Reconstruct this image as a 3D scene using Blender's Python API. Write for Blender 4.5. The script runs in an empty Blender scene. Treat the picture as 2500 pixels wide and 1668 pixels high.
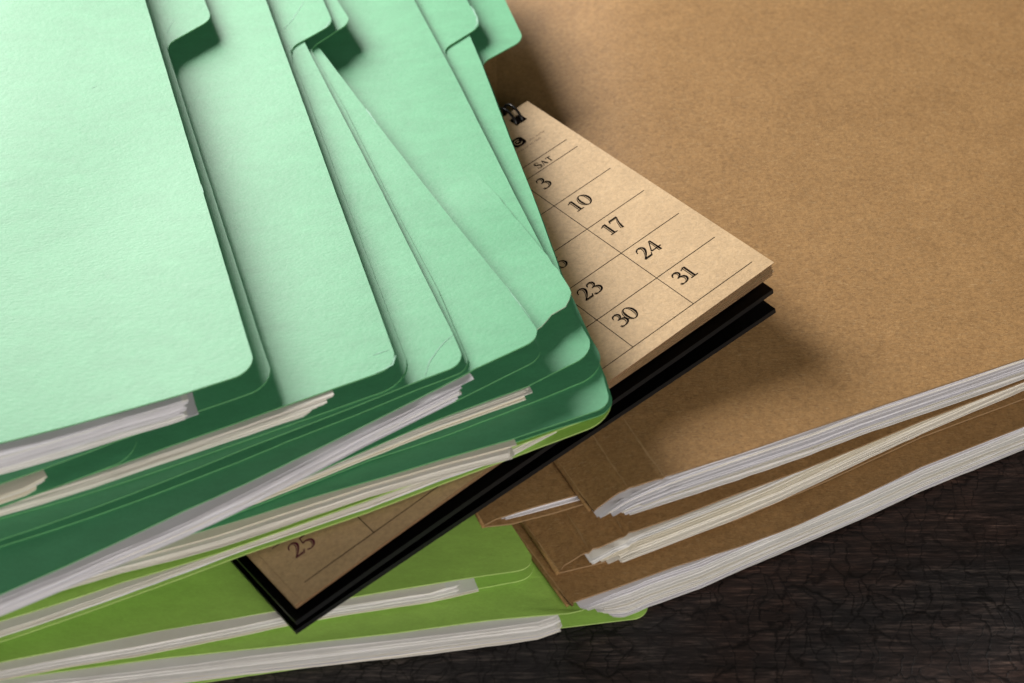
import bpy, bmesh, math, random
from mathutils import Vector, Matrix
from mathutils.geometry import tessellate_polygon

S = bpy.context.scene
COL = S.collection
R = random.Random(7)

# ------------------------------------------------------------------ camera geometry
F = 3.7367681                      # focal length / half sensor width
PITCH = math.radians(45)
CALN = Vector((-0.18956667, -0.00166192, 0.98186644))
CALU = Vector((0.7757879, 0.61270505, 0.15081664))
CALV = Vector((0.60184517, -0.79030992, 0.11485916))
CALO = Vector((-0.1218943, 0.44224773, -0.48343285))   # relative to the camera
CORNER = Vector((-0.06614954, 0.35792139, -0.47281307))
CAMZ = 0.47281307 + 0.034
CAM = Vector((0, 0, CAMZ))
CALO = CALO + CAM

def ray(px, py):
    x = (px - 1250) / 1250 / F
    y = (py - 834) / 1250 / F
    c, s = math.cos(PITCH), math.sin(PITCH)
    return Vector((x, c - s * y, -s - c * y))

def on(px, py, zf):
    """where the sight line of a photo point meets the height field zf(x, y)"""
    d = ray(px, py)
    z = zf(0.0, 0.4) if callable(zf) else zf
    for _ in range(60):
        t = (z - CAMZ) / d.z
        p = CAM + d * t
        zn = zf(p.x, p.y) if callable(zf) else zf
        if abs(zn - z) < 1e-7:
            break
        z += (zn - z) * 0.75
    return Vector((p.x, p.y))

def sstep(a, b, x):
    t = min(1, max(0, (x - a) / (b - a)))
    return t * t * (3 - 2 * t)

def calz(x, y):
    q = CALO
    return q.z - ((x - q.x) * CALN.x + (y - q.y) * CALN.y) / CALN.z

def smax(a, b, k=0.006):
    return 0.5 * (a + b + math.sqrt((a - b) ** 2 + k * k))
def smin(a, b, k=0.006):
    return 0.5 * (a + b - math.sqrt((a - b) ** 2 + k * k))

def wav(x, y, s):
    return (math.sin(x * 31 + s * 1.7) * math.sin(y * 27 + s * 2.3) + 0.6 * math.sin(x * 57 - y * 49 + s))

# ------------------------------------------------------------------ materials
def nt(name):
    m = bpy.data.materials.new(name); m.use_nodes = True
    t = m.node_tree; b = t.nodes['Principled BSDF']
    return m, t, b

def N(t, typ, **kw):
    n = t.nodes.new(typ)
    for k, v in kw.items():
        if k in n.inputs: n.inputs[k].default_value = v
        else: setattr(n, k, v)
    return n

def coords(t, scale=(1, 1, 1), rot=(0, 0, 0)):
    tc = N(t, 'ShaderNodeTexCoord')
    mp = N(t, 'ShaderNodeMapping')
    mp.inputs['Scale'].default_value = scale
    mp.inputs['Rotation'].default_value = rot
    t.links.new(tc.outputs['Object'], mp.inputs['Vector'])
    return mp.outputs['Vector']

def noise(t, vec, scale, detail=4, rough=0.6, dist=0.0):
    n = N(t, 'ShaderNodeTexNoise', noise_dimensions='4D')
    n.inputs['Scale'].default_value = scale
    n.inputs['Detail'].default_value = detail
    n.inputs['Roughness'].default_value = rough
    n.inputs['Distortion'].default_value = dist
    oi = N(t, 'ShaderNodeObjectInfo')
    mu = N(t, 'ShaderNodeMath', operation='MULTIPLY'); mu.inputs[1].default_value = 37.0
    t.links.new(oi.outputs['Random'], mu.inputs[0])
    t.links.new(mu.outputs[0], n.inputs['W'])
    t.links.new(vec, n.inputs['Vector'])
    return n.outputs['Fac']

def ramp(t, fac, stops):
    r = N(t, 'ShaderNodeValToRGB')
    e = r.color_ramp.elements
    while len(e) < len(stops): e.new(0.5)
    for el, (p, c) in zip(e, stops):
        el.position = p; el.color = (c[0], c[1], c[2], 1)
    t.links.new(fac, r.inputs['Fac'])
    return r.outputs['Color']

def mixc(t, fac, a, b, mode='MIX'):
    m = N(t, 'ShaderNodeMix', data_type='RGBA', blend_type=mode)
    for key, v in ((0, fac), (6, a), (7, b)):
        if hasattr(v, 'is_output'): t.links.new(v, m.inputs[key])
        elif key == 0: m.inputs[0].default_value = v
        else: m.inputs[key].default_value = (*v, 1)
    return m.outputs[2]

def bump(t, b, hts, strength, dist):
    bp = N(t, 'ShaderNodeBump'); bp.inputs['Strength'].default_value = strength
    bp.inputs['Distance'].default_value = dist
    t.links.new(hts, bp.inputs['Height']); t.links.new(bp.outputs['Normal'], b.inputs['Normal'])

def add(t, a, b, wa=1.0, wb=1.0):
    m1 = N(t, 'ShaderNodeMath', operation='MULTIPLY'); m1.inputs[1].default_value = wa
    m2 = N(t, 'ShaderNodeMath', operation='MULTIPLY_ADD'); m2.inputs[1].default_value = wb
    t.links.new(a, m1.inputs[0]); t.links.new(b, m2.inputs[0]); t.links.new(m1.outputs[0], m2.inputs[2])
    return m2.outputs[0]

def card(name, base, spec=0.5, rough=0.5, var=0.08, ior=1.5):
    m, t, b = nt(name)
    v = coords(t, (1, 2.2, 1), (0, 0, 0.35))
    n1 = noise(t, v, 95, 7, 0.62, 0.4)
    n2 = noise(t, v, 900, 3, 0.6)
    lo = tuple(c * (1 - var) for c in base); hi = tuple(min(1, c * (1 + var)) for c in base)
    c1 = ramp(t, n1, [(0.32, lo), (0.68, hi)])
    c2 = ramp(t, n2, [(0.3, (0.93,) * 3), (0.7, (1.05,) * 3)])
    t.links.new(mixc(t, 1.0, c1, c2, 'MULTIPLY'), b.inputs['Base Color'])
    b.inputs['Roughness'].default_value = rough
    b.inputs['Specular IOR Level'].default_value = spec
    b.inputs['IOR'].default_value = ior
    h = add(t, noise(t, v, 420, 6, 0.65), n2, 1.0, 0.5)
    bump(t, b, h, 0.22, 0.0004)
    return m

def plain(name, base, rough=0.6, spec=0.3):
    m, t, b = nt(name)
    v = coords(t)
    n = noise(t, v, 700, 4)
    c = ramp(t, n, [(0.3, tuple(x * 0.85 for x in base)), (0.7, tuple(min(1, x * 1.12) for x in base))])
    t.links.new(c, b.inputs['Base Color'])
    b.inputs['Roughness'].default_value = rough; b.inputs['Specular IOR Level'].default_value = spec
    return m

def kraft(name, base, dark, light, spec=0.35, fib=0.42, rough=0.6, mot=1.0):
    m, t, b = nt(name)
    v = coords(t)
    n1 = noise(t, v, 55, 5, 0.6)
    n2 = noise(t, v, 620, 5, 0.7, 0.6)
    c = ramp(t, n2, [(0.3, tuple(x * (1 - 0.22 * mot) for x in base)), (0.52, base), (0.75, tuple(min(1, x * (1 + 0.22 * mot)) for x in base))])
    c = mixc(t, 1.0, c, ramp(t, n1, [(0.3, (0.9, 0.88, 0.86)), (0.7, (1.07, 1.07, 1.08))]), 'MULTIPLY')
    hs = n2
    for k, ang in enumerate((0.15, 1.0, 1.9, 2.7)):
        vv = coords(t, (1, 5.0, 1), (0, 0, ang))
        nf = noise(t, vv, 430 + 50 * k, 2.0, 0.5, 0.9)
        if k % 2 == 0:
            f = ramp(t, nf, [(0.615, (0, 0, 0)), (0.70, (fib,) * 3)])
            c = mixc(t, f, c, dark)
        else:
            f = ramp(t, nf, [(0.60, (0, 0, 0)), (0.70, (fib * 0.9,) * 3)])
            c = mixc(t, f, c, light)
        hs = add(t, hs, nf, 1.0, 0.5)
    sp = noise(t, v, 330, 1, 0.4)
    c = mixc(t, ramp(t, sp, [(0.78, (0, 0, 0)), (0.81, (0.5 * fib,) * 3)]), c, tuple(x * 0.4 for x in dark))
    t.links.new(c, b.inputs['Base Color'])
    b.inputs['Roughness'].default_value = rough; b.inputs['Specular IOR Level'].default_value = spec
    bump(t, b, hs, 0.28, 0.0004)
    return m

def paper(name, base):
    m, t, b = nt(name)
    v2 = coords(t, (1, 1, 1))
    n2 = noise(t, v2, 60, 4)
    oi = N(t, 'ShaderNodeObjectInfo')
    c = ramp(t, oi.outputs['Random'], [(0.0, tuple(x * 0.90 for x in base)), (0.5, base), (1.0, tuple(min(0.9, x * 1.05) for x in base))])
    c = mixc(t, 1.0, c, ramp(t, n2, [(0.3, (0.94, 0.93, 0.91)), (0.7, (1.02, 1.02, 1.03))]), 'MULTIPLY')
    t.links.new(c, b.inputs['Base Color'])
    b.inputs['Roughness'].default_value = 0.85; b.inputs['Specular IOR Level'].default_value = 0.08
    return m

M_MINT = card('mint_card', (0.100, 0.39, 0.190), 0.5, 0.5, ior=1.5)
M_MINTE = plain('mint_card_edge', (0.125, 0.36, 0.145))
M_LIME = card('lime_card', (0.38, 0.64, 0.12), 0.4, 0.55)
M_LIMEE = plain('lime_card_edge', (0.42, 0.58, 0.18))
M_WORN = plain('worn_card', (0.55, 0.66, 0.50))
M_CREASE = plain('creased_card', (0.26, 0.50, 0.36))
M_CREASEL = plain('scuffed_lime_card', (0.45, 0.56, 0.22))
M_KRAFT = kraft('brown_kraft_board', (0.362, 0.208, 0.081), (0.12, 0.05, 0.02), (0.56, 0.39, 0.20), mot=1.4)
M_KCREASE = plain('rubbed_lit_kraft_fold', (0.46, 0.29, 0.13))  # rubbed folds, with the light they catch painted in as paler kraft
M_KRAFTE = plain('kraft_board_edge', (0.31, 0.195, 0.10))
M_PAGE = kraft('pale_kraft_page', (0.54, 0.375, 0.198), (0.28, 0.19, 0.08), (0.56, 0.45, 0.29), 0.45, 0.25, mot=0.9)
M_PAGEE = plain('kraft_page_edge', (0.22, 0.12, 0.06))  # dark edge colour carries the shade in the gaps between pages
M_PAPERS = [paper('white_paper', (0.82, 0.81, 0.79)), paper('cool_white_paper', (0.77, 0.76, 0.80)),
            paper('warm_white_paper', (0.82, 0.79, 0.72)), paper('cream_paper', (0.80, 0.75, 0.63))]
M_BLACK = plain('black_board', (0.007, 0.007, 0.0075), 0.5, 0.3)
M_WIRE = plain('black_wire', (0.012, 0.011, 0.011), 0.35, 0.5)
M_INK = plain('black_ink', (0.009, 0.007, 0.006), 0.8, 0.0)
M_RED = plain('dark_red_ink', (0.11, 0.02, 0.04), 0.7, 0.1)
M_GREY = plain('grey_ink', (0.23, 0.15, 0.09), 0.7, 0.1)

def wood():
    m, t, b = nt('charred_wood')
    v = coords(t, (1, 1, 1), (0, 0, 0.02))
    vg = coords(t, (110, 1150, 1), (0, 0, 0.02))
    g1 = noise(t, vg, 1.0, 4, 0.7, 0.6)
    g2 = noise(t, coords(t, (16, 260, 1), (0, 0, 0.02)), 1.0, 5, 0.65, 0.5)
    g = add(t, g1, g2, 0.6, 0.4)
    big = noise(t, coords(t, (7, 18, 1)), 1.0, 5, 0.65, 0.5)
    # cracks across and along the grain
    dn = N(t, 'ShaderNodeTexNoise'); dn.inputs['Scale'].default_value = 70; dn.inputs['Detail'].default_value = 5
    t.links.new(v, dn.inputs['Vector'])
    mx = N(t, 'ShaderNodeVectorMath', operation='MULTIPLY_ADD')
    mx.inputs[1].default_value = (0.022, 0.016, 0)
    t.links.new(dn.outputs['Color'], mx.inputs[0]); t.links.new(v, mx.inputs[2])
    def crack(sc, lim):
        mp = N(t, 'ShaderNodeMapping'); mp.inputs['Scale'].default_value = sc
        t.links.new(mx.outputs[0], mp.inputs['Vector'])
        vo = N(t, 'ShaderNodeTexVoronoi', feature='DISTANCE_TO_EDGE'); vo.inputs['Scale'].default_value = 1.0
        vo.voronoi_dimensions = '2D'
        t.links.new(mp.outputs[0], vo.inputs['Vector'])
        return ramp(t, vo.outputs['Distance'], [(0.0, (0, 0, 0)), (lim, (1, 1, 1))])
    ck1 = crack((175, 74, 1), 0.085)
    ck2 = crack((70, 150, 1), 0.06)
    col = ramp(t, g, [(0.36, (0.009, 0.007, 0.006)), (0.50, (0.034, 0.021, 0.0175)), (0.58, (0.074, 0.042, 0.033)), (0.66, (0.24, 0.14, 0.105))])
    cold = ramp(t, g, [(0.36, (0.007, 0.007, 0.008)), (0.52, (0.032, 0.028, 0.028)), (0.66, (0.13, 0.105, 0.092))])
    col = mixc(t, ramp(t, big, [(0.42, (0, 0, 0)), (0.58, (1, 1, 1))]), cold, col)
    where = noise(t, coords(t, (30, 22, 1)), 1.0, 3, 0.6)
    ck1 = mixc(t, ramp(t, where, [(0.34, (0.1, 0.1, 0.1)), (0.54, (0.9, 0.9, 0.9))]), (1, 1, 1), ck1)
    where2 = noise(t, coords(t, (12, 40, 1), (0, 0, 1.0)), 1.0, 3, 0.6)
    ck2 = mixc(t, ramp(t, where2, [(0.42, (0, 0, 0)), (0.60, (0.85, 0.85, 0.85))]), (1, 1, 1), ck2)
    ck = mixc(t, 1.0, ck1, ck2, 'MULTIPLY')
    ck = mixc(t, 0.05, ck, (1, 1, 1))
    sp = noise(t, coords(t, (7, 150, 1), (0, 0, 0.03)), 1.0, 5, 0.7, 0.4)
    ck = mixc(t, 1.0, ck, ramp(t, sp, [(0.30, (0.15, 0.15, 0.15)), (0.37, (1, 1, 1))]), 'MULTIPLY')
    col = mixc(t, 1.0, col, ramp(t, ck, [(0.0, (0.10, 0.10, 0.10)), (1.0, (1, 1, 1))]), 'MULTIPLY')
    t.links.new(col, b.inputs['Base Color'])
    b.inputs['Roughness'].default_value = 0.55; b.inputs['Specular IOR Level'].default_value = 0.28
    bw = N(t, 'ShaderNodeRGBToBW'); t.links.new(ck, bw.inputs[0])
    h = add(t, bw.outputs[0], g, 0.7, 1.2)
    bump(t, b, h, 0.6, 0.0004)
    return m
M_WOOD = wood()

# ------------------------------------------------------------------ object helpers
def thing(name, loc, label, cat, group=None):
    o = bpy.data.objects.new(name, None); COL.objects.link(o)
    o.location = loc; o.empty_display_size = 0.02
    o['label'] = label; o['category'] = cat
    if group: o['group'] = group
    return o

def world_loc(o):
    v = Vector((0, 0, 0))
    while o is not None:
        v += o.location; o = o.parent
    return v

def link(name, bm, mats, parent=None):
    me = bpy.data.meshes.new(name)
    if parent is not None:
        off = world_loc(parent)
        for v in bm.verts: v.co -= off
    bm.to_mesh(me); bm.free()
    for m in mats: me.materials.append(m)
    o = bpy.data.objects.new(name, me); COL.objects.link(o)
    if parent is not None: o.parent = parent
    return o

def densify(poly, step):
    out = []
    n = len(poly)
    for i in range(n):
        a, b = poly[i], poly[(i + 1) % n]
        k = max(1, int((b - a).length / step))
        for j in range(k): out.append(a.lerp(b, j / k))
    return out

def fillet(pts, closed=True):
    """pts: list of (Vector2, radius) -> list of Vector2 with rounded corners"""
    out = []; n = len(pts)
    for i, (p, r) in enumerate(pts):
        if r <= 0: out.append(p); continue
        a = pts[i - 1][0]; c = pts[(i + 1) % n][0]
        da = a - p; dc = c - p
        la, lc = da.length, dc.length
        if la < 1e-6 or lc < 1e-6: out.append(p); continue
        da /= la; dc /= lc
        ang = math.acos(max(-1, min(1, da.dot(dc))))
        tl = min(r / math.tan(ang / 2), la * 0.95, lc * 0.95)
        k = 9
        A = p + da * tl; B = p + dc * tl
        rr = tl * math.tan(ang / 2)
        cen = p + (da + dc).normalized() * (rr / math.sin(ang / 2))
        va = A - cen; vb = B - cen
        th0 = math.atan2(va.y, va.x); th1 = math.atan2(vb.y, vb.x)
        d = (th1 - th0 + math.pi) % (2 * math.pi) - math.pi
        for j in range(k + 1):
            th = th0 + d * j / k
            out.append(cen + Vector((math.cos(th), math.sin(th))) * rr)
    return out

def sheet_bm(outline, zf, thick, grid=0.012, jit=0.00004, cuts=(), seed=0, walls=True, mi=(0, 1)):
    """card of the given outline, its upper face on zf(x, y), `thick` deep"""
    rr = random.Random(seed + 11)
    P = densify(outline, 0.004)
    P = [p + Vector((rr.uniform(-jit, jit), rr.uniform(-jit, jit))) for p in P]
    area = sum(P[i].x * P[(i + 1) % len(P)].y - P[(i + 1) % len(P)].x * P[i].y for i in range(len(P)))
    if area < 0: P.reverse()
    bm = bmesh.new()
    vs = [bm.verts.new((p.x, p.y, 0)) for p in P]
    for tri in tessellate_polygon([[Vector((p.x, p.y, 0)) for p in P]]):
        try: bm.faces.new([vs[i] for i in tri])
        except ValueError: pass
    x0 = min(p.x for p in P); x1 = max(p.x for p in P); y0 = min(p.y for p in P); y1 = max(p.y for p in P)
    pl = []
    k = int((x1 - x0) / grid)
    for i in range(1, k + 1): pl.append((Vector((x0 + i * grid, 0, 0)), Vector((1, 0, 0))))
    k = int((y1 - y0) / grid)
    for i in range(1, k + 1): pl.append((Vector((0, y0 + i * grid, 0)), Vector((0, 1, 0))))
    for co, no in list(cuts): pl.append((Vector((co.x, co.y, 0)), Vector((no.x, no.y, 0))))
    for co, no in pl:
        bmesh.ops.bisect_plane(bm, geom=bm.verts[:] + bm.edges[:] + bm.faces[:], plane_co=co, plane_no=no, dist=1e-6)
    bmesh.ops.recalc_face_normals(bm, faces=bm.faces[:])
    for f in bm.faces:
        if f.normal.z < 0: f.normal_flip()
        f.smooth = True; f.material_index = mi[0]
    bnd = [e for e in bm.edges if len(e.link_faces) == 1]
    pairs = []
    for e in bnd:
        l = e.link_loops[0]
        pairs.append((l.vert, l.link_loop_next.vert))
    tops = list(bm.verts); faces = list(bm.faces)
    for v in tops: v.co.z = zf(v.co.x, v.co.y)
    low = {v: bm.verts.new((v.co.x, v.co.y, v.co.z - (thick(v.co.x, v.co.y) if callable(thick) else thick))) for v in tops}
    for f in faces:
        g = bm.faces.new([low[v] for v in reversed(f.verts)]); g.smooth = True; g.material_index = mi[0]
    if walls:
        wa = {}; wb = {}
        for a, b in pairs:
            for v in (a, b):
                if v not in wa:
                    wa[v] = bm.verts.new(v.co); wb[v] = bm.verts.new(low[v].co)
            g = bm.faces.new([wa[b], wa[a], wb[a], wb[b]]); g.material_index = mi[1]; g.smooth = False
    return bm

def add_marks(bm, marks, zf, mi):
    """thin scuffed crease lines on a cover, on kraft also painted highlights: marks = list of (photo points, width)"""
    rr = random.Random(len(marks) * 7 + 3)
    for pts, wd in marks:
        P = densify_open([on(x, y, zf) for x, y in pts], 0.0015)
        prev = None; n = len(P)
        for k, p in enumerate(P):
            a = P[max(0, k - 1)]; b = P[min(n - 1, k + 1)]
            d = (b - a).normalized(); q = Vector((-d.y, d.x))
            w = wd * (0.25 + 0.75 * math.sin(math.pi * (k + 0.5) / n)) * rr.uniform(0.35, 1.1)
            o = q * rr.uniform(-0.0001, 0.0001)
            A = p + o - q * w / 2; B = p + o + q * w / 2
            cur = (bm.verts.new((A.x, A.y, zf(A.x, A.y) + 0.00007)), bm.verts.new((B.x, B.y, zf(B.x, B.y) + 0.00007)))
            if prev:
                f = bm.faces.new([prev[0], cur[0], cur[1], prev[1]]); f.material_index = mi
                if f.normal.z < 0: f.normal_flip()
            prev = cur

def perp(v): return Vector((-v.y, v.x))

# ------------------------------------------------------------------ folders
def path_cover(right, corner, bottom, zf, lr, lb):
    """outline of a cover from photo points along its opening edge (top to corner) and its lower edge (corner to left)"""
    r = [on(x, y, zf) for x, y in right]
    c = on(corner[0], corner[1], zf); rad = corner[2]
    b = [on(x, y, zf) for x, y in bottom]
    e = (r[0] - r[1]).normalized() if len(r) > 1 else (r[0] - c).normalized()
    top = r[0] + e * max(0.01, lr - (r[0] - c).length)
    g = (b[-1] - b[-2]).normalized() if len(b) > 1 else (b[-1] - c).normalized()
    left = b[-1] + g * max(0.02, lb - (b[-1] - c).length)
    tl = left + (top - c)
    pts = [(top, 0)] + [(p, 0) for p in r] + [(c, rad)] + [(p, 0) for p in b] + [(left, 0.0), (tl, 0.0)]
    return fillet(pts), dict(top=top, corner=c, left=left, tl=tl, e=(r[0] - c).normalized(), g=(b[-1] - c).normalized())

def folder(label, front, back, tab=None, mats=(M_MINT, M_MINTE), group=None, thick=0.0005, front_label=None, base=None):
    """front/back: dict(right, corner, bottom, zf). tab: dict(notch, corner, out)"""
    zf = back['zf']
    ol, inf = path_cover(back['right'], back['corner'], back['bottom'], zf, back.get('lr', 0.298), 0.235)
    if tab:
        n = on(*tab['notch'], zf); tcn = on(*tab['corner'], zf); out = on(*tab['out'], zf)
        e = (n - inf['corner']).normalized()
        ptop = n + e * 0.099
        right = [p for p in ([on(x, y, zf) for x, y in back['right']]) if (p - inf['corner']).dot(e) < (n - inf['corner']).dot(e) - 0.004]
        c = inf['corner']; left = inf['left']; tl = left + (ptop - c)
        ol = fillet([(ptop, 0), (n, 0)] + [(p, 0) for p in right] + [(c, back['corner'][2])] +
                    [(on(x, y, zf), 0) for x, y in back['bottom']] + [(left, 0), (tl, 0)])
        inf['tl'] = tl; inf['top'] = ptop
        eo = (out - tcn).normalized()
        ttop = tcn + eo * 0.092
        td = (tcn - n).normalized()
        tol = [n - e * 0.004]
        for k in range(1, 7):
            s = k / 7
            tol.append((n - e * 0.004) * (1 - s) ** 2 + n * 2 * s * (1 - s) + (n + td * 0.004) * s * s)
        tol += fillet([(n + td * 0.004, 0), (tcn, 0.006), (ttop, 0.006), (ptop, 0)])[0:-1]
        tol += [ptop]
    cz = min(zf(p.x, p.y) for p in (inf['corner'], inf['left'], inf['tl'], inf['top']))
    cen = (inf['corner'] + inf['tl']) * 0.5
    root = thing('file_folder', (cen.x, cen.y, cz - thick), label, 'folder', group)
    bk = link('back_cover', sheet_bm(ol, zf, thick, seed=R.randrange(999)), mats, root)
    if tab:
        tbm = sheet_bm(tol, zf, thick, seed=R.randrange(999))
        add_marks(tbm, tab.get('marks', []), zf, 2)
        link('tab', tbm, mats + (M_CREASE,), bk)
    fol, finf = path_cover(front['right'], front['corner'], front['bottom'], front['zf'], 0.298, 0.235)
    if front.get('poly'):
        fol = fillet([(on(x, y, front['zf']), r) for x, y, r in front['poly']] + [(finf['left'], 0), (finf['tl'], 0), (finf['top'], 0)])
    fbm = sheet_bm(fol, front['zf'], thick, seed=R.randrange(999))
    cm = (M_CREASE,) if mats[0] is M_MINT else (M_CREASEL,)
    add_marks(fbm, front.get('marks', []), front['zf'], 2)
    fc = link('front_cover', fbm, mats + cm, root)
    # folded spine between the two covers, at their far edge
    bm = bmesh.new(); rows = []
    for k in range(13):
        s = k / 12
        a = finf['left'].lerp(finf['tl'], s); b = inf['left'].lerp(inf['tl'], s)
        za = front['zf'](a.x, a.y) - thick * 0.5; zb = zf(b.x, b.y) - thick * 0.5
        mid = (a + b) * 0.5 + inf['g'] * 0.004
        rows.append([bm.verts.new((a.x, a.y, za)), bm.verts.new((mid.x, mid.y, (za + zb) / 2)), bm.verts.new((b.x, b.y, zb))])
    for r0, r1 in zip(rows, rows[1:]):
        for j in range(2):
            f = bm.faces.new([r0[j], r0[j + 1], r1[j + 1], r1[j]]); f.smooth = True
    link('spine', bm, mats, root)
    root['_e'] = 0; del root['_e']
    return root, inf, finf

def stack(label, bottom, zf, thick, e, mats=(0, 1, 2), n=None, depth=0.20, jag=0.004, lean=0.0, left=0.05, seed=0, cat='papers', group=None, mind=0.0006, front_jit=0.0009, endcut=0.0, cover=None, shear=0.0):
    """bundle of paper sheets lying on zf; `bottom`: photo points of the lowest sheet's front edge, left to right"""
    rr = random.Random(seed)
    P = [on(x, y, zf) for x, y in bottom]
    d = (P[-1] - P[0]).normalized()
    if cover is None: e = (e - d * (e.dot(d)) * 0.6).normalized()
    if cover is not None: P = P + [P[-1] + (P[-1] - P[-2]).normalized() * 0.05]
    if left: P = [P[0] - (P[1] - P[0]).normalized() * left] + P
    n = n or max(3, int(thick / 0.00036))
    root = None
    zz = 0.0
    ths = [rr.uniform(0.6, 1.5) for _ in range(n)]
    tot = sum(ths)
    c0 = (P[0] + P[-1]) * 0.5 + e * depth * 0.5
    root = thing('paper_stack', (c0.x, c0.y, zf(c0.x, c0.y)), label, cat, group)
    grp = 0.0; mat = rr.choice(mats)
    for i in range(n):
        th = thick * ths[i] / tot
        z0 = zz; zz += th
        s = zz / thick
        if rr.random() < 0.35: grp = rr.uniform(-jag, jag) * 1.0
        if rr.random() < 0.4: mat = rr.choice(mats)
        off = rr.uniform(-front_jit, front_jit) + lean * s
        end = grp + rr.uniform(-0.0006, 0.0006) - endcut * s
        ph = rr.uniform(0, 6.28); am = rr.uniform(0.0, 0.00035)
        fr = []
        for k, p in enumerate(densify_open(P, 0.01)):
            q = p - e * off
            q = q - e * am * math.sin(p.dot(d) * 60 + ph)
            fr.append(q)
        fr[-1] = fr[-1] + d * end
        if cover is not None:
            sh = shear * s - grp * 1.0 + rr.uniform(-0.0006, 0.0006)
            fr[0] = fr[0] - d * sh
            if sh < 0: fr = [q for k, q in enumerate(fr) if k == 0 or (q - fr[0]).dot(d) > 0.001]
        ol = fr + [fr[-1] + e * depth, fr[0] + e * depth]
        sd = rr.uniform(0, 99)
        if cover is None:
            fac = lambda x, y: 1.0
        else:
            fac = lambda x, y: max(0.04, min(1.0, (cover(x, y) - 0.0012 - zf(x, y)) / thick))
        zfun = lambda x, y, zt=z0 + th * 0.94, sd=sd: zf(x, y) + fac(x, y) * (zt + 0.00006 * wav(x * 2, y * 2, sd))
        tk = th * rr.choice((0.92, 0.92, 0.9, 0.85, 0.5))
        tfun = lambda x, y, tk=tk: tk * fac(x, y)
        link('paper_sheet', sheet_bm(ol, zfun, tfun, grid=0.03 if cover is None else 0.006, jit=0.0001, seed=rr.randrange(9999)), (M_PAPERS[mat], M_PAPERS[mat]), root)
    return root

def densify_open(P, step):
    out = []
    for a, b in zip(P, P[1:]):
        k = max(1, int((b - a).length / step))
        for j in range(k): out.append(a.lerp(b, j / k))
    out.append(P[-1])
    return out

# ================================================================== table
bm = bmesh.new()
bmesh.ops.create_grid(bm, x_segments=2, y_segments=2, size=0.9)
for v in bm.verts: v.co += Vector((0, 0.5, 0))
tb = link('table_top', bm, [M_WOOD]); tb['kind'] = 'structure'

# ================================================================== lime folders
GL = 'lime green folders under the calendar'
# spine of the lowest kraft folder, needed by the lime cover beneath it
def line_px(a, b, z):
    A = on(*a, z); B = on(*b, z)
    e = (A - B).normalized()              # along the spine, away from the camera
    n = Vector((e.y, -e.x))               # to the right
    if n.x < 0: n = -n
    return B, e, n
b4o, b4e, b4n = line_px((1251, 1282), (1398, 1481), 0.0150)
def s4(x, y): return (Vector((x, y)) - b4o).dot(b4n)

def zL1b(x, y): return 0.0010 + 0.00015 * wav(x, y, 1)
def zL1f(x, y): return 0.0020 + 0.0102 * (1 - sstep(0.0005, 0.020, s4(x, y))) + 0.0002 * wav(x, y, 2)
def zL2b(x, y): return zL1f(x, y) + 0.0008
def zL2f(x, y): return 0.0190 + 0.0003 * wav(x, y, 3)

L1, i1, f1 = folder('lime green folder lying directly on the dark wood, bottom of the whole heap',
    dict(right=[(1340, 1330), (1425, 1470)], corner=(1440, 1492, 0.010), bottom=[(1389, 1497), (1300, 1504), (1200, 1513), (960, 1546), (600, 1585), (388, 1607), (149, 1639), (0, 1659)], zf=zL1f),
    dict(right=[(1500, 1330), (1578, 1462)], corner=(1597, 1501, 0.011), bottom=[(1548, 1511), (1372, 1532), (1000, 1592), (600, 1650), (0, 1745)], zf=zL1b),
    mats=(M_LIME, M_LIMEE), group=GL)
stack('thick stack of white papers in the bottom lime folder, along the dark wood',
    [(0, 1718), (448, 1667), (600, 1647), (750, 1630), (1020, 1598), (1311, 1561), (1355, 1546), (1366, 1541)], lambda x, y: 0.0013, 0.0102, b4e, (0, 1, 1, 2, 0), seed=3, jag=0.0012, group='paper stacks in the lime folders', lean=0.0)

L2, i2, f2 = folder('lime green folder directly under the lower left corner of the black calendar',
    dict(right=[(1240, 1268), (1296, 1354)], corner=(1306, 1384, 0.009), bottom=[(1260, 1394), (1140, 1411), (1068, 1423), (870, 1456), (698, 1487), (388, 1540), (0, 1616)], zf=zL2f),
    dict(right=[(1225, 1268), (1300, 1372)], corner=(1312, 1406, 0.009), bottom=[(1260, 1420), (1134, 1443), (900, 1490), (600, 1546), (0, 1660)], zf=zL2b),
    mats=(M_LIME, M_LIMEE), group=GL)
stack('thin stack of white papers passing under the black lower corner of the calendar',
    [(0, 1660), (149, 1631), (328, 1601), (600, 1547), (698, 1525), (780, 1510), (1050, 1469), (1131, 1448)], lambda x, y: 0.0135, 0.0050, i2['e'], (2, 2, 3, 0), seed=4, jag=0.006, group='paper stacks in the lime folders')

# ================================================================== kraft folders
GK = 'brown kraft folders fanned at the right'
GKP = 'paper stacks in the brown kraft folders'
def clampz(x, y, z, ref):
    return smin(z, calz(x, y) - 0.0140 - max(0.0, 0.0305 - ref), 0.002)

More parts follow.
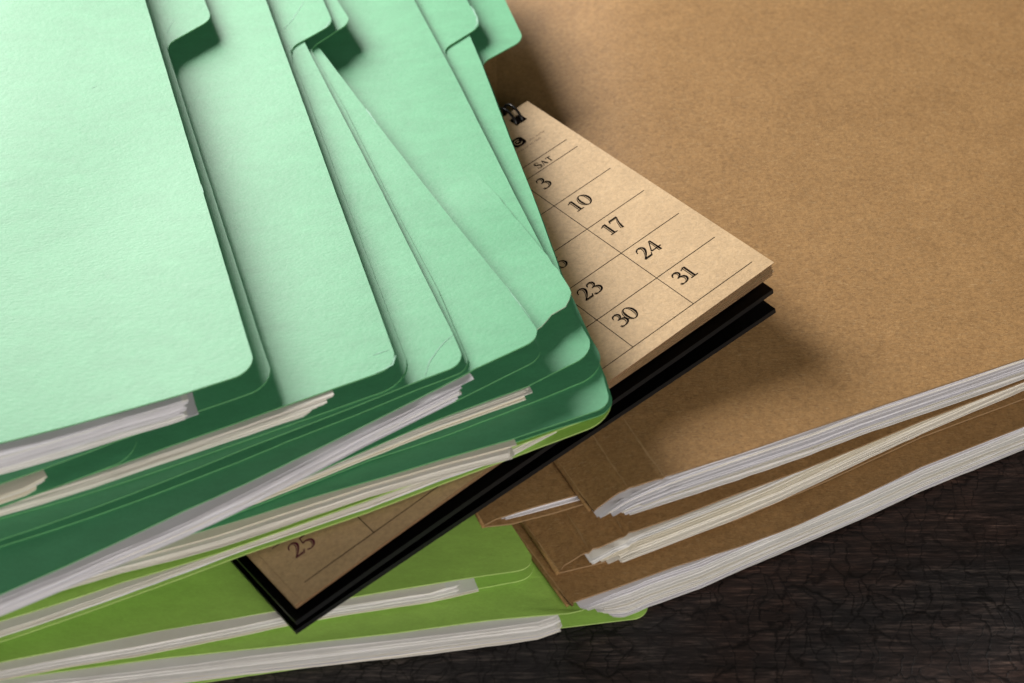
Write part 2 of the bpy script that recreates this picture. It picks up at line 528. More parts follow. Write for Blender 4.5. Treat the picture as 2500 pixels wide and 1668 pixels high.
def kraft_folder(label, spine_px, zsp, zback, ztop, crease_px, ramp_w, bottom_px, corner_px, back, lr=0.31, lb=0.34, thick=0.0007, marks=()):
    o, e, n = line_px(spine_px[0], spine_px[1], zsp)
    def s(x, y): return (Vector((x, y)) - o).dot(n)
    cr = []
    for pts in crease_px:
        cr.append(sum(s(*on(x, y, z)) for x, y, z in pts) / len(pts))
    def zf(x, y):
        t = s(x, y)
        z = zsp + (ztop - zsp) * ramp_w(t, cr)
        for c in cr:
            z += 0.0007 * math.exp(-((t - c - 0.0009) / 0.0008) ** 2) - 0.0009 * math.exp(-((t - c + 0.0007) / 0.0008) ** 2)
        return clampz(x, y, z, ztop) + 0.00012 * wav(x, y, zsp * 900)
    c = on(*corner_px, zf)
    b = [on(x, y, zf) for x, y in bottom_px]
    top = c + e * lr
    g = (b[-1] - b[-3]).normalized()
    right = b[-1] + g * max(0.02, lb - (b[-1] - c).length)
    tr = right + e * lr
    ol = [top, c] + b + [right, tr]
    cuts = []
    for q in cr:
        for d in (-0.0028, -0.0014, -0.0007, 0, 0.0007, 0.0014, 0.0028):
            cuts.append((o + n * (q + d), n))
    for d in (0.0015, 0.004, 0.008, 0.012): cuts.append((o + n * d, n))
    cen = (c + tr) / 2
    root = thing('kraft_folder', (cen.x, cen.y, zback(cen.x, cen.y) - thick), label, 'folder', GK)
    kb = sheet_bm(ol, zf, thick, cuts=cuts, seed=R.randrange(999))
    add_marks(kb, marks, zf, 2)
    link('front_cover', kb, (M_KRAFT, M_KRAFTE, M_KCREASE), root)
    # back cover
    if back is None:
        bol = [p + e * 0.0035 for p in ol]
    else:
        bb = [on(x, y, zback) for x, y in back]
        g2 = (bb[-1] - bb[-2]).normalized()
        r2 = bb[-1] + g2 * max(0.02, lb - (bb[-1] - bb[0]).length)
        bol = [bb[0] + e * lr] + bb + [r2, r2 + e * lr]
    c2 = bol[1]
    link('back_cover', sheet_bm(bol, zback, thick, seed=R.randrange(999)), (M_KRAFT, M_KRAFTE), root)
    # spine strip
    bm = bmesh.new(); rows = []
    for k in range(25):
        q = k / 24
        a = c + e * lr * q; b2 = c2 + e * (lr * q)
        za = zf(a.x, a.y) - 0.0001; zb = zback(b2.x, b2.y) - thick + 0.0001
        m = (a + b2) / 2 - n * 0.0011
        row = []
        for dd in (0.0, 0.0008):
            for (pp, z) in ((a, za), (m, za * 0.8 + zb * 0.2), (m, za * 0.2 + zb * 0.8), (b2, zb)):
                qq = pp + n * dd
                row.append(bm.verts.new((qq.x, qq.y, z)))
        rows.append(row)
    for r0, r1 in zip(rows, rows[1:]):
        for j in (0, 1, 2):
            bm.faces.new([r0[j], r0[j + 1], r1[j + 1], r1[j]]).smooth = True
            bm.faces.new([r0[j + 5], r0[j + 4], r1[j + 4], r1[j + 5]]).smooth = True
    r0 = rows[0]
    for j in (0, 1, 2): bm.faces.new([r0[j], r0[j + 4], r0[j + 5], r0[j + 1]])
    bmesh.ops.recalc_face_normals(bm, faces=bm.faces[:])
    link('spine', bm, (M_KRAFT, M_KRAFTE), root)
    return root, e, n, zf

def zB4b(x, y): return 0.0014 + 0.0118 * (1 - sstep(0.0005, 0.020, s4(x, y)))
k4 = kraft_folder('lowest brown kraft folder, with uncreased cover, thick papers and edge along dark wood',
    ((1251, 1282), (1398, 1481)), 0.0150, lambda x, y: zB4b(x, y), 0.0150, [], lambda t, c: 0.0,
    [(1401, 1469), (1500, 1435), (1650, 1381), (1800, 1335), (1900, 1299), (1950, 1279), (2100, 1211), (2250, 1138), (2500, 1040)], (1397, 1480), None, marks=[([(1254, 1288), (1325, 1385), (1392, 1474)], 0.0006)])
def zB4c(x, y): return 0.0150
stack('thick stack of white papers in the lowest brown folder, along dark wood',
    [(1500, 1508), (1584, 1483), (1710, 1438), (1800, 1397), (1950, 1333), (2100, 1270), (2250, 1200), (2500, 1098)], lambda x, y: zB4b(x, y) + 0.0002, 0.0118, k4[1], (0, 0, 1, 0, 2), seed=8, cover=k4[3], shear=0.011, left=0, group=GKP, jag=0.002, front_jit=0.0010, lean=-0.0022)

def zB3b(x, y): return 0.0160
k3 = kraft_folder('middle brown kraft folder with cream edged papers, resting on the lowest brown folder',
    ((1280, 1274), (1367, 1397)), 0.0185, zB3b, 0.0262, [[(1385, 1259, .0240), (1433, 1328, .0240)], [(1499, 1259, .026), (1515, 1286, .026)]],
    lambda t, c: 0.62 * sstep(0.0, c[0], t) + 0.38 * sstep(c[0], c[1] + 0.004, t),
    [(1378, 1379), (1431, 1349), (1500, 1319), (1650, 1262), (1785, 1210), (1950, 1150), (2100, 1090), (2250, 1027), (2500, 931)], (1366, 1394),
    [(1366, 1398), (1470, 1373), (1800, 1267), (2010, 1177), (2250, 1066), (2500, 973)], marks=[([(1384, 1256), (1408, 1290), (1434, 1336)], 0.0007), ([(1497, 1256), (1507, 1272), (1517, 1288)], 0.0006), ([(1284, 1281), (1325, 1340), (1364, 1390)], 0.0005)])
stack('cream edged papers with stepped left corners in the middle brown folder',
    [(1520, 1373), (1650, 1324), (1800, 1265), (1900, 1222), (2100, 1127), (2250, 1060), (2500, 951)], lambda x, y: 0.0163, 0.0090, k3[1], (2, 3, 2, 0), seed=12, cover=k3[3], shear=0.009, left=0, group=GKP, jag=0.0045, lean=-0.0022)

def zB2b(x, y): return 0.0272 + 0.0006 * sstep(0.03, -0.02, x)
k2 = kraft_folder('thin brown kraft folder jutting out left beneath the top brown folder, nearly empty',
    ((1120, 1166), (1175, 1268)), 0.0298, zB2b, 0.0312, [], lambda t, c: sstep(0, 0.02, t),
    [(1212, 1266), (1260, 1250), (1310, 1235), (1412, 1207), (1500, 1180), (1700, 1120)], (1183, 1281),
    [(1186, 1285), (1250, 1278), (1355, 1251), (1424, 1230), (1500, 1205), (1700, 1140)], lr=0.2, lb=0.16)
stack('few white sheets in the thin brown folder that juts out left', [(1229, 1269), (1310, 1249), (1419, 1219), (1500, 1195), (1600, 1165)], lambda x, y: zB2b(x, y) + 0.0002, 0.0030, k2[1], (0, 1), n=5, cover=k2[3], depth=0.12, seed=14, left=0, group=GKP, jag=0.001)

def zB1b(x, y): return 0.0318
k1 = kraft_folder('large topmost brown kraft folder with two creases near its spine, under the calendar',
    ((1361, 1121), (1451, 1247)), 0.0335, zB1b, 0.0425, [[(1445, 1061, .0405), (1529, 1190, .0405)], [(1517, 1016, .0420), (1621, 1166, .0420)]],
    lambda t, c: 0.78 * sstep(-0.002, c[0] + 0.001, t) + 0.22 * sstep(c[0], c[1], t),
    [(1460, 1238), (1529, 1194), (1619, 1166), (1700, 1139), (1800, 1108), (1950, 1057), (2100, 1006), (2300, 940), (2500, 874)], (1450, 1247), None, marks=[([(1422, 1030), (1450, 1068), (1490, 1129), (1531, 1188)], 0.0008), ([(1516, 1012), (1540, 1049), (1580, 1107), (1621, 1164)], 0.0009), ([(1366, 1130), (1408, 1190), (1446, 1243)], 0.0004)])
stack('thick uneven stack of white papers in the large top brown folder',
    [(1572, 1247), (1700, 1205), (1800, 1172), (1980, 1112), (2100, 1066), (2300, 996), (2500, 926)], lambda x, y: clampz(x, y, 0.0322, 0.0322), 0.0098, k1[1], (0, 1, 2, 1, 2), seed=17, cover=k1[3], shear=0.012, left=0, group=GKP, jag=0.005, front_jit=0.0011, lean=-0.0026)

# ================================================================== calendar
def C3(u, v, h): return CALO + CALU * u + CALV * v + CALN * h
def cal_uv(px, py, h):
    d = ray(px, py); o = CALO + CALN * h
    t = (o - CAM).dot(CALN) / d.dot(CALN)
    q = CAM + d * t - CALO
    return q.dot(CALU), q.dot(CALV)

def cal_sheet(bm, poly, hf, thick, mi=0, miw=1, nu=14):
    """flat quad poly [(u,v)]*4 with height hf(u, v)"""
    a, b, c, d = poly
    top = []; lo = []
    for i in range(nu + 1):
        s = i / nu
        rt = []; rl = []
        for j in range(3):
            q = j / 2
            u = (a[0] * (1 - s) + b[0] * s) * (1 - q) + (d[0] * (1 - s) + c[0] * s) * q
            v = (a[1] * (1 - s) + b[1] * s) * (1 - q) + (d[1] * (1 - s) + c[1] * s) * q
            h = hf(u, v)
            rt.append(bm.verts.new(C3(u, v, h))); rl.append(bm.verts.new(C3(u, v, h - thick)))
        top.append(rt); lo.append(rl)
    for i in range(nu):
        for j in range(2):
            f = bm.faces.new([top[i][j], top[i][j + 1], top[i + 1][j + 1], top[i + 1][j]]); f.material_index = mi; f.smooth = True
            f = bm.faces.new([lo[i][j], lo[i + 1][j], lo[i + 1][j + 1], lo[i][j + 1]]); f.material_index = mi; f.smooth = True
    def wall(seq_t, seq_l):
        T = [bm.verts.new(v.co) for v in seq_t]; L = [bm.verts.new(v.co) for v in seq_l]
        for k in range(len(T) - 1):
            f = bm.faces.new([T[k], T[k + 1], L[k + 1], L[k]]); f.material_index = miw
    wall([r[0] for r in top], [r[0] for r in lo]); wall([r[-1] for r in top], [r[-1] for r in lo])
    wall(top[0], lo[0]); wall(top[-1], lo[-1])

p0 = C3(0.095, 0.035, -0.015)
cal = thing('desk_calendar', p0, 'kraft paper desk calendar with black boards, partly buried under the green folders', 'calendar')
UR, UL, VT, VB = 0.1937, -0.0045, -0.0372, 0.1015
bm = bmesh.new()
cal_sheet(bm, [(UL, VT), (UR, VT), (UR, VB), (UL, VB)], lambda u, v: 0.0, 0.0002, 0, 1)
# --- print
PH = 0.00006
def ribbon(pts, mi, x0, vb, H, inline=True, n=26):
    """pts: (x, y, w) glyph units; drawn on the page with baseline vb and height H"""
    Q = []
    if len(pts) == 2:
        for k in range(9):
            s = k / 8; Q.append(tuple(pts[0][i] * (1 - s) + pts[1][i] * s for i in range(3)))
    else:
        ext = [tuple(2 * pts[0][i] - pts[1][i] for i in range(3))] + list(pts) + [tuple(2 * pts[-1][i] - pts[-2][i] for i in range(3))]
        per = max(4, n // (len(pts) - 1))
        for i in range(1, len(ext) - 2):
            a, b, c, d = ext[i - 1], ext[i], ext[i + 1], ext[i + 2]
            for k in range(per):
                s = k / per
                Q.append(tuple(0.5 * ((2 * b[j]) + (-a[j] + c[j]) * s + (2 * a[j] - 5 * b[j] + 4 * c[j] - d[j]) * s * s + (-a[j] + 3 * b[j] - 3 * c[j] + d[j]) * s ** 3) for j in range(3)))
        Q.append(tuple(pts[-1]))
    def em(lohi):
        prev = None
        for k, (x, y, w) in enumerate(Q):
            a = Q[max(0, k - 1)]; b = Q[min(len(Q) - 1, k + 1)]
            dx, dy = b[0] - a[0], b[1] - a[1]
            L = math.hypot(dx, dy) or 1
            nx, ny = -dy / L, dx / L
            if nx < -0.05 or (abs(nx) <= 0.05 and ny < 0): nx, ny = -nx, -ny
            w = max(w * 1.38, 0.062)
            lo, hi = lohi(w)
            va = bm.verts.new(C3(x0 + (x + nx * lo) * H, vb - (y + ny * lo) * H, PH))
            vc = bm.verts.new(C3(x0 + (x + nx * hi) * H, vb - (y + ny * hi) * H, PH))
            if prev:
                pa, pc, pn = prev
                if pn[0] * nx + pn[1] * ny < 0: va, vc = vc, va
                f = bm.faces.new([pa, pc, vc, va]); f.material_index = mi
                prev = (va, vc, (nx, ny)) if not (pn[0] * nx + pn[1] * ny < 0) else (vc, va, (nx, ny))
            else: prev = (va, vc, (nx, ny))
    if inline and max(q[2] for q in Q) > 0.07:
        def g(w): return sstep(0.06, 0.10, w)
        em(lambda w: (-w / 2, -w / 2 + w * (0.24 + 0.12 * (1 - g(w)))))
        em(lambda w: (-w / 2 + w * (0.24 + 0.17 * g(w)), w / 2))
    else:
        em(lambda w: (-w / 2, w / 2))
G = {
 '1': [[(.30, .02, .15), (.30, .98, .15)], [(.06, .015, .03), (.54, .015, .03)], [(.05, .86, .03), (.18, .90, .04), (.30, .98, .05)]],
 '2': [[(.04, .68, .035), (.10, .86, .055), (.27, .97, .07), (.45, .89, .13), (.50, .72, .16), (.42, .50, .13), (.24, .24, .08), (.03, .03, .03)], [(.04, .05, .09), (.54, .05, .09)], [(.53, .04, .05), (.62, .22, .03)]],
 '3': [[(.08, .76, .035), (.14, .91, .06), (.30, .98, .08), (.46, .88, .13), (.46, .72, .13), (.34, .58, .06), (.20, .54, .03)], [(.20, .54, .03), (.38, .53, .07), (.55, .40, .15), (.56, .20, .15), (.42, .04, .08), (.22, .0, .05), (.08, .05, .10), (.09, .13, .07)]],
 '4': [[(.44, 1.0, .03), (.02, .27, .045)], [(.02, .27, .055), (.70, .27, .055)], [(.46, 1.0, .11), (.46, .0, .16)]],
 '5': [[(.18, .94, .07), (.50, .97, .06)], [(.17, .96, .035), (.12, .54, .035)], [(.12, .54, .04), (.30, .60, .07), (.50, .49, .13), (.55, .30, .15), (.45, .09, .10), (.26, .0, .05), (.07, .06, .08)]],
 '6': [[(.54, .96, .03), (.32, .86, .07), (.12, .60, .14), (.07, .34, .15), (.16, .09, .09), (.32, .01, .04), (.50, .10, .10), (.57, .30, .15), (.49, .52, .09), (.32, .58, .04), (.13, .44, .03)]],
 '7': [[(.05, .93, .10), (.60, .93, .10)], [(.05, .95, .04), (.02, .76, .03)], [(.58, .93, .05), (.38, .50, .11), (.26, .0, .16)]],
 '8': [[(.32, .55, .06), (.12, .68, .12), (.14, .88, .11), (.32, .98, .04), (.48, .88, .11), (.50, .70, .11), (.32, .55, .06), (.10, .38, .13), (.08, .16, .13), (.31, .01, .05), (.54, .16, .13), (.52, .38, .13), (.32, .55, .06)]],
 'S': [[(.50, .74, .03), (.44, .90, .05), (.28, .98, .06), (.10, .84, .11), (.14, .64, .13), (.34, .50, .14), (.53, .34, .13), (.50, .10, .11), (.28, .0, .05), (.10, .08, .05), (.04, .26, .03)]],
 'A': [[(.04, .0, .04), (.36, 1.0, .05)], [(.34, 1.0, .13), (.68, .0, .15)], [(.16, .33, .05), (.56, .33, .05)], [(-.06, .02, .035), (.16, .02, .035)], [(.52, .02, .035), (.80, .02, .035)]],
 'T': [[(.0, .96, .06), (.70, .96, .06)], [(.35, .96, .14), (.35, .0, .14)], [(.2, .02, .035), (.5, .02, .035)], [(.0, .98, .035), (.0, .76, .03)], [(.7, .98, .035), (.7, .76, .03)]],
}
G['0'] = [[(.335 + .275 * math.cos(a), .49 + .485 * math.sin(a), .04 + .12 * math.cos(a) ** 2) for a in [math.pi / 2 + k * math.pi / 12 for k in range(25)]]]
G['9'] = [[(.64 - x, 1 - y, w) for x, y, w in st] for st in G['6']]
ADV = {'1': .62, '2': .66, '3': .66, '4': .74, '5': .64, '6': .68, '7': .66, '8': .66, '9': .68, '0': .70}
COLW, ROWH = 0.0270, 0.0191
def put(txt, u, vb, H, mi, inline=True):
    for ch in txt:
        for st in G[ch]: ribbon(st, mi, u, vb, H, inline)
        u += ADV.get(ch, .72) * H
for day in range(1, 32):
    k = day + 3                       # the 1st is a Thursday
    r, c = divmod(k, 7)
    put(str(day), c * COLW + 0.0033, r * ROWH + 0.0092, 0.0064, 3 if c == 0 else 2, True)
def rule(u0, v0, u1, v1, w=0.00028, mi=2):
    a = Vector((u1 - u0, v1 - v0)); a.normalize(); n = Vector((-a.y, a.x)) * w / 2
    q = [(u0 + n.x, v0 + n.y), (u1 + n.x, v1 + n.y), (u1 - n.x, v1 - n.y), (u0 - n.x, v0 - n.y)]
    f = bm.faces.new([bm.verts.new(C3(u, v, PH * 0.7)) for u, v in q]); f.material_index = mi
rule(0, -0.0068, 0.1890, -0.0068); rule(0, -0.0004, 0.1890, -0.0004)
for r in range(1, 6): rule(0, r * ROWH, 0.1890, r * ROWH)
for c in range(1, 7): rule(c * COLW, -0.0004, c * COLW, 5 * ROWH)
put('S', 0.1712, -0.0017, 0.0037, 2, True)
u = 0.1738
for ch in 'AT':
    for st in G[ch]: ribbon(st, 2, u, -0.0017, 0.0028, False)
    u += 0.0028 * 0.98
# small print beside the badge, too small to read
rs = random.Random(5)
for v, u0, u1 in ((-0.0172, 0.1725, 0.1870), (-0.0150, 0.1700, 0.1835)):
    u = u0
    while u < u1:
        if rs.random() < 0.84:
            h = rs.uniform(0.0006, 0.0012)
            rule(u, v, u + rs.uniform(-0.0002, 0.0002), v - h, 0.00016, 4)
            if rs.random() < 0.6: rule(u, v - h * rs.choice((0.05, 0.5, 0.95)), u + 0.0005, v - h * 0.5, 0.00016, 4)
        u += 0.00068
# badge: dark block with a pale ring
def quad(u0, v0, u1, v1, mi, h):
    f = bm.faces.new([bm.verts.new(C3(a, b, h)) for a, b in ((u0, v0), (u1, v0), (u1, v1), (u0, v1))]); f.material_index = mi
def polyf(pts, mi, h):
    f = bm.faces.new([bm.verts.new(C3(a, b, h)) for a, b in pts]); f.material_index = mi
cu, cv, rr_ = 0.1758, -0.0202, 0.0026
polyf([(cu + rr_ * 1.05 * (1 if math.cos(a) > 0 else -1) * abs(math.cos(a)) ** 0.55, cv + rr_ * (1 if math.sin(a) > 0 else -1) * abs(math.sin(a)) ** 0.55) for a in [k * math.pi / 16 for k in range(32)]], 2, PH)
for k in range(18):
    a0, a1 = 0.5 + k * 0.28, 0.5 + (k + 1) * 0.28
    r0, r1 = 0.00125, 0.00165
    polyf([(cu + r0 * math.cos(a0), cv + r0 * math.sin(a0)), (cu + r1 * math.cos(a0), cv + r1 * math.sin(a0)), (cu + r1 * math.cos(a1), cv + r1 * math.sin(a1)), (cu + r0 * math.cos(a1), cv + r0 * math.sin(a1))], 0, PH * 1.6)
polyf([(cu + 0.0006 * math.cos(a), cv - 0.0003 + 0.0004 * math.sin(a)) for a in [k * math.pi / 6 for k in range(12)]], 0, PH * 1.6)
# wire slots near the bound edge, the dark of the holes painted as ink
SLOTS = [0.1838 - 0.0124 * k for k in range(14)]
for su in SLOTS: quad(su - 0.0022, -0.0334, su + 0.0030, -0.0286, 2, PH)
link('top_page', bm, (M_PAGE, M_PAGEE, M_INK, M_RED, M_GREY), cal)
# pages below
NP = 7
for k in range(1, NP + 1):
    bm = bmesh.new()
    du = R.uniform(-0.0009, 0.0003); dl = -0.0024 + R.uniform(-0.0003, 0.0002); dv = R.uniform(-0.0009, -0.0002)
    hf = lambda u, v, k=k: -k * (0.00018 + 0.00062 * sstep(0.02, 0.20, u) * sstep(-0.03, 0.09, v)) - 0.00012
    cal_sheet(bm, [(UL + dl, VT), (UR + du, VT), (UR + du, VB + dv), (UL + dl, VB + dv)], hf, 0.00018, 0, 1)
    link('page', bm, (M_PAGE, M_PAGEE), cal)
# black boards of the stand
def board(name, h_bot, h_top, pxs):
    uv = [cal_uv(x, y, h) for x, y, h in pxs]      # right, left of the lower edge
    (ur, vr), (ul, vl) = uv
    bm = bmesh.new()
    hf = lambda u, v: h_top + (h_bot(u) - h_top) * sstep(-0.03, 0.10, v)
    cal_sheet(bm, [(ul, VT - 0.001), (ur, VT - 0.001), (ur, vr), (ul, vl)], hf, 0.0019, 0, 0)
    bmesh.ops.remove_doubles(bm, verts=bm.verts[:], dist=1e-6)
    ob = link(name, bm, (M_BLACK,), cal)
    return ob
board('front_board', lambda u: -0.0035 - 0.0030 * sstep(0, 0.2, u), -0.0030, [(1887, 704, -0.0060), (721, 1518, -0.0035)])
board('back_board', lambda u: -0.0100 - 0.0020 * sstep(0, 0.2, u), -0.0052, [(1893, 754, -0.0120), (722, 1545, -0.0110)])
# wire loops
for k, su in enumerate(SLOTS[:14]):
    bm = bmesh.new()
    for du in (-0.0016, 0.0014):
        ring = []
        m = 22
        for i in range(m):
            a = 2 * math.pi * i / m
            c = Vector((su + du + 0.0006 * math.sin(a), -0.0358 + 0.0062 * math.cos(a), -0.0020 + 0.0052 * math.sin(a)))
            row = []
            for j in range(6):
                b = 2 * math.pi * j / 6
                rr2 = 0.00055
                row.append(bm.verts.new(C3(c.x + rr2 * math.sin(b), c.y + rr2 * math.cos(b) * math.cos(a), c.z + rr2 * math.cos(b) * math.sin(a))))
            ring.append(row)
        for i in range(m):
            for j in range(6):
                bm.faces.new([ring[i][j], ring[i][(j + 1) % 6], ring[(i + 1) % m][(j + 1) % 6], ring[(i + 1) % m][j]]).smooth = True
    bmesh.ops.recalc_face_normals(bm, faces=bm.faces[:])
    link('wire_loop', bm, (M_WIRE,), cal)

# ================================================================== mint pile
GM = 'mint green folders fanned in a pile'
GMP = 'paper stacks in the mint green folders'
def zbase(x, y): return smax(calz(x, y), 0.0215, 0.008)
def Z(hcm, seed=0, amp=0.00012, curls=()):
    h = hcm / 100
    cl = []
    def f(x, y):
        z = zbase(x, y) + h + amp * wav(x, y, seed)
        for (cx, cy, a, sg) in cl: z += a * math.exp(-((x - cx) ** 2 + (y - cy) ** 2) / sg ** 2)
        return z
    for (px, py, a, sg) in curls:
        p = on(px, py, f); cl.append((p.x, p.y, a, sg))
    return f

# lowest: lime folder of the pile
L3, i, _ = folder('lime green folder lying on the calendar, bottom of the mint pile',
    dict(right=[(1200, 300), (1478, 930)], corner=(1494, 990, 0.010), bottom=[(1420, 1028), (1250, 1093), (900, 1220), (537, 1349), (299, 1421), (0, 1516)], zf=Z(0.50, 2)),
    dict(right=[(1200, 300), (1488, 950)], corner=(1503, 1021, 0.012), bottom=[(1425, 1051), (1290, 1102), (1080, 1181), (900, 1250), (600, 1352), (299, 1463), (0, 1567)], zf=Z(0.06, 1)),
    mats=(M_LIME, M_LIMEE), group='lime green folders')
stack('white papers at the bottom of the mint pile, touching the calendar page',
    [(0, 1562), (299, 1459), (600, 1348), (900, 1246), (1080, 1177), (1254, 1118), (1335, 1072)], Z(0.09), 0.0036, i['e'], (2, 0, 2, 1), seed=21, group=GMP, jag=0.004)
# M7
_, i, _ = folder('lowest mint green folder, right above the lime folder on the calendar',
    dict(right=[(1230, 330), (1473, 919)], corner=(1492, 990, 0.009), bottom=[(1455, 1003), (1245, 1073), (1080, 1120), (960, 1157), (750, 1217), (600, 1265), (435, 1313), (0, 1440)], zf=Z(1.15, 4)),
    dict(right=[(1230, 330), (1479, 922)], corner=(1503, 1001, 0.009), bottom=[(1458, 1016), (1350, 1049), (1248, 1083), (1080, 1135), (600, 1285), (0, 1470)], zf=Z(0.56, 3)), group=GM)
stack('white papers with a curled corner in the lowest mint folder',
    [(0, 1490), (90, 1463), (299, 1400), (537, 1336), (699, 1283), (900, 1217), (1080, 1164), (1253, 1119)], Z(0.60), 0.0050, i['e'], (2, 2, 3, 0), seed=22, group=GMP, jag=0.002)
# M6
_, i, _ = folder('mint green folder whose back tab sticks out farthest right over the brown cover',
    dict(right=[(1146, 86), (1176, 156), (1240, 325), (1300, 475), (1360, 640), (1398, 760), (1434, 820)], corner=(1459, 858, 0.010), bottom=[(1380, 896), (1287, 943), (1095, 1013), (1026, 1041), (900, 1096), (600, 1228), (0, 1480)], zf=Z(1.75, 6)),
    dict(right=[(1196, 200), (1262, 377), (1322, 527), (1373, 670), (1440, 820)], corner=(1489, 907, 0.012), bottom=[(1410, 937), (1305, 980), (1080, 1066), (900, 1124), (600, 1244), (0, 1480)], zf=Z(1.22, 5)),
    tab=dict(notch=(1176, 153), corner=(1279, 97), out=(1233, 0)), group=GM)
stack('stack of layered white and pinkish papers ending right of the lilac sheet',
    [(500, 1275), (600, 1238), (900, 1118), (1050, 1058), (1200, 1004), (1282, 974)], Z(1.26), 0.0042, i['e'], (2, 3, 2, 0), seed=23, group=GMP, jag=0.003)
# M5 with the torn corner
zA = Z(2.10, 8)
zM5b = Z(1.82, 7)
M5, i, fi = folder('mint green folder with a torn front corner beside the calendar numbers',
    dict(right=[(1011, 0), (1118, 200), (1254, 470)], corner=(1372, 700, 0.008), bottom=[(1310, 790), (1200, 830), (1000, 920), (600, 1100)], zf=zA,
         poly=[(1011, 0, 0), (1118, 200, 0), (1254, 470, 0), (1334, 624, 0), (1368, 700, 0.004), (1310, 778, 0.004), (1200, 830, 0), (1000, 920, 0), (600, 1100, 0)]),
    dict(right=[(1082, 125), (1200, 355), (1330, 625)], corner=(1372, 715, 0.008), bottom=[(1300, 775), (1200, 830), (1000, 920), (600, 1100)], zf=zM5b),
    tab=dict(notch=(1082, 120), corner=(1174, 63), out=(1140, 0), marks=[([(1150, 14), (1164, 42), (1166, 56), (1158, 70)], 0.0008)]), group=GM)
# torn piece of that cover, lifted a little along its tear
crease = [(1020, 404), (1100, 397), (1146, 403), (1170, 428), (1205, 468), (1241, 512), (1290, 568), (1337, 626)]
outer = [(1372, 676), (1390, 700), (1395, 714), (1392, 730), (1380, 747), (1366, 756), (1345, 768), (1336, 780), (1322, 796), (1308, 806)]
c0 = on(1146, 403, zA); c1 = on(1340, 640, zA)
ax = (c1 - c0).normalized(); ln = (c1 - c0).length
def zT(x, y):
    t = (Vector((x, y)) - c0).dot(ax)
    return zA(x, y) + 0.00012 + 0.0009 * sstep(0.0, ln * 0.45, t) + 0.0012 * sstep(ln * 0.7, ln * 1.4, t)
pts = [on(x, y, zT) for x, y in crease + outer] + [on(x, y, zT) for x, y in [(1230, 790), (1150, 690), (1050, 540), (960, 430)]]
front = [o for o in M5.children if o.name.startswith('front_cover')][0]
tp = link('torn_corner', sheet_bm(pts, zT, 0.0004, jit=0.00022, grid=0.008, seed=5), (M_MINT, M_WORN), front)
# M4
_, i4, _ = folder('mint green folder above the torn one, holding long white and lilac papers',
    dict(right=[(777, 114), (1050, 470), (1236, 700)], corner=(1325, 823, 0.010), bottom=[(1284, 842), (1161, 899), (1131, 916), (870, 1048), (600, 1180), (450, 1246), (228, 1350), (0, 1451)], zf=Z(2.90, 10), marks=[([(893, 266), (905, 282), (918, 299)], 0.0007), ([(1236, 700), (1296, 780)], 0.0003)]),
    dict(right=[(777, 124), (905, 290), (1060, 500), (1250, 740)], corner=(1334, 868, 0.010), bottom=[(1290, 890), (1116, 977), (870, 1090), (600, 1220), (0, 1490)], zf=Z(2.24, 9)), group=GM)
stack('long stack of white and lilac papers jutting from the middle of the mint pile',
    [(0, 1507), (269, 1391), (450, 1315), (600, 1243), (700, 1192), (900, 1087), (1020, 1028), (1114, 981)], Z(2.27), 0.0058, i4['e'], (1, 1, 2, 0), n=16, seed=24, group=GMP, jag=0.003, lean=-0.0006, front_jit=0.0004, endcut=-0.004)
# M3
_, i, _ = folder('thin empty mint green folder with a curved crease line at its front corner',
    dict(right=[(741, 99), (933, 470), (1104, 812)], corner=(1136, 886, 0.009), bottom=[(1095, 902), (1020, 930), (870, 990), (600, 1094), (0, 1318)], zf=Z(3.24, 12), marks=[([(1106, 818), (1084, 836), (1066, 858), (1048, 884), (1038, 918)], 0.00045)]),
    dict(right=[(757, 130), (840, 262), (946, 475), (1068, 706)], corner=(1152, 901, 0.009), bottom=[(1110, 916), (1020, 950), (870, 1012), (700, 1078), (600, 1120), (0, 1334)], zf=Z(2.97, 11)),
    tab=dict(notch=(757, 117), corner=(857, 53), out=(823, 0)), group=GM)
# M2
_, i, _ = folder('second mint green folder from the top at right, with a bent whitened front corner',
    dict(right=[(649, 0), (822, 477), (940, 800)], corner=(972, 890, 0.007), bottom=[(924, 910), (775, 962), (600, 1024), (417, 1088), (0, 1228)], zf=Z(3.90, 14), marks=[([(966, 868), (958, 890), (938, 903), (918, 911)], 0.0007), ([(910, 868), (950, 855)], 0.0004)]),
    dict(right=[(714, 150), (744, 220), (837, 470), (930, 715)], corner=(1011, 929, 0.011), bottom=[(870, 979), (600, 1075), (0, 1266)], zf=Z(3.30, 13)),
    tab=dict(notch=(708, 116), corner=(814, 58), out=(789, 0), marks=[([(742, 4), (724, 34), (706, 58), (692, 72)], 0.0005), ([(806, 50), (797, 66), (780, 76)], 0.0007)]), group=GM)
stack('stack of white papers with a rounded end under the bent corner mint folder',
    [(0, 1262), (390, 1138), (600, 1067), (690, 1035), (735, 1021)], Z(3.33), 0.0048, i['e'], (2, 0, 2), seed=25, group=GMP, jag=0.003, endcut=-0.009)
# small offset folder under the top one
_, i, _ = folder('mint green folder with only its round back corner showing under the top papers',
    dict(right=[(200, 700), (290, 960)], corner=(318, 1050, 0.010), bottom=[(200, 1092), (0, 1160)], zf=Z(4.48, 16)),
    dict(right=[(230, 780), (310, 1000)], corner=(350, 1109, 0.012), bottom=[(270, 1138), (69, 1213), (0, 1238)], zf=Z(3.98, 15)), group=GM)
stack('short bundle of pinkish papers at the left edge, below the top mint folder',
    [(0, 1228), (60, 1208), (80, 1195)], Z(4.01), 0.0040, i['e'], (3, 2, 2), seed=26, group=GMP, jag=0.003, endcut=-0.003)
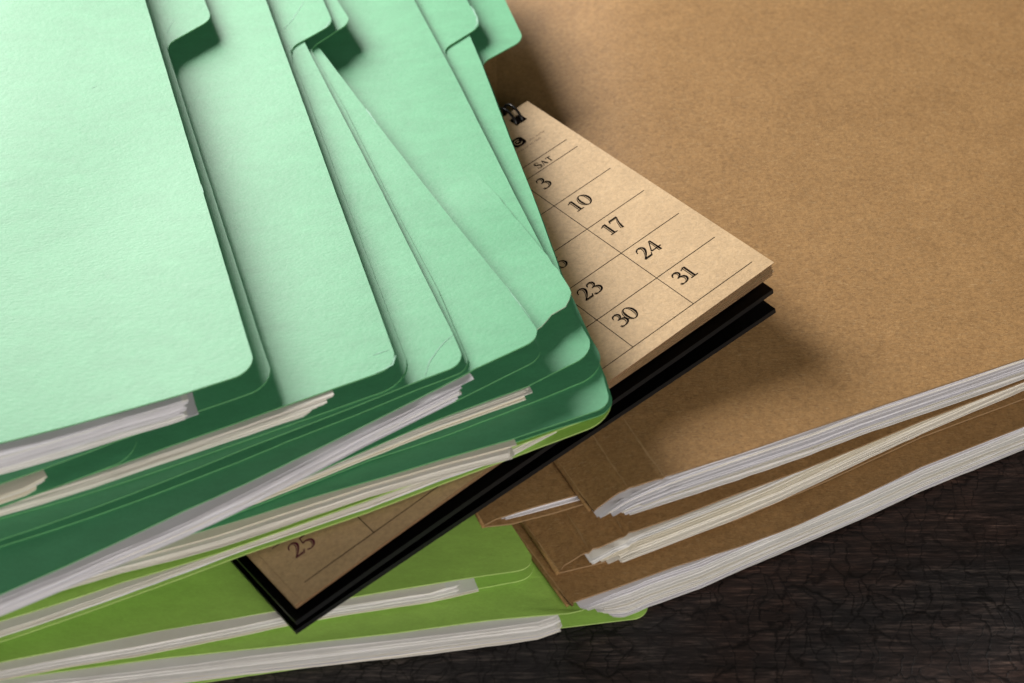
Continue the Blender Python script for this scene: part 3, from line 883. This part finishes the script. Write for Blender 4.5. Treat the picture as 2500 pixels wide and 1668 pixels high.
# M1 top
_, i, _ = folder('topmost and brightest mint green folder, filling the upper left',
    dict(right=[(354, 0), (493, 460), (606, 838)], corner=(627, 902, 0.007), bottom=[(560, 925), (440, 963), (270, 1011), (0, 1081)], zf=Z(5.60, 18), marks=[([(490, 452), (493, 462), (496, 471)], 0.0006), ([(225, 215), (236, 210)], 0.0004)]),
    dict(right=[(409, 124), (519, 468), (645, 858)], corner=(674, 940, 0.011), bottom=[(600, 964), (465, 1010), (288, 1075), (0, 1181)], zf=Z(4.56, 17)),
    tab=dict(notch=(407, 108), corner=(517, 46), out=(499, 0), marks=[([(426, 48), (416, 62), (408, 80)], 0.0004)]), group=GM)
stack('thick bundle of white papers in the topmost mint folder, its lit top sheet showing',
    [(0, 1161), (150, 1118), (300, 1071), (415, 1038), (462, 1022)], Z(4.59), 0.0088, i['e'], (1, 1, 0), n=20, seed=27, group=GMP, jag=0.003, front_jit=0.0004, lean=0.0006)

# ================================================================== light
w = bpy.data.worlds.new('World'); S.world = w; w.use_nodes = True
bg = w.node_tree.nodes['Background']
bg.inputs['Color'].default_value = (1.0, 0.93, 0.86, 1); bg.inputs['Strength'].default_value = 0.028

def area(name, loc, target, size, energy, color):
    l = bpy.data.lights.new(name, 'AREA'); l.shape = 'DISK'; l.size = size; l.energy = energy; l.color = color
    o = bpy.data.objects.new(name, l); COL.objects.link(o)
    o.location = loc
    o.rotation_euler = (Vector(target) - Vector(loc)).to_track_quat('-Z', 'Y').to_euler()
    return o
tgt = Vector((0.0, 0.47, 0.05))
L = Vector((-0.61, 0.70, 0.38)).normalized()
area('key_lamp', tgt + L * 1.6, tgt, 0.95, 66, (1.0, 0.965, 0.93))
area('fill_lamp', (0.50, -0.70, 0.54), (0.02, 0.42, 0.0), 0.8, 13.0, (1.0, 0.95, 0.89))

# ================================================================== camera
cd = bpy.data.cameras.new('camera'); cam = bpy.data.objects.new('camera', cd); COL.objects.link(cam)
cam.location = CAM
cam.rotation_euler = (math.radians(90) - PITCH, 0, 0)
cd.sensor_width = 36; cd.lens = F * 18
cd.clip_start = 0.01; cd.clip_end = 50
q = on(1570, 640, calz); P3 = Vector((q.x, q.y, calz(q.x, q.y)))
cd.dof.use_dof = True
cd.dof.focus_distance = (P3 - CAM).dot(Vector((0, math.cos(PITCH), -math.sin(PITCH))))
cd.dof.aperture_fstop = 11
S.camera = cam
S.view_settings.view_transform = 'Standard'; S.view_settings.look = 'None'
S.view_settings.exposure = 0; S.view_settings.gamma = 1; S.view_settings.use_curve_mapping = False
S.cycles.max_bounces = 8
S.cycles.use_denoising = True
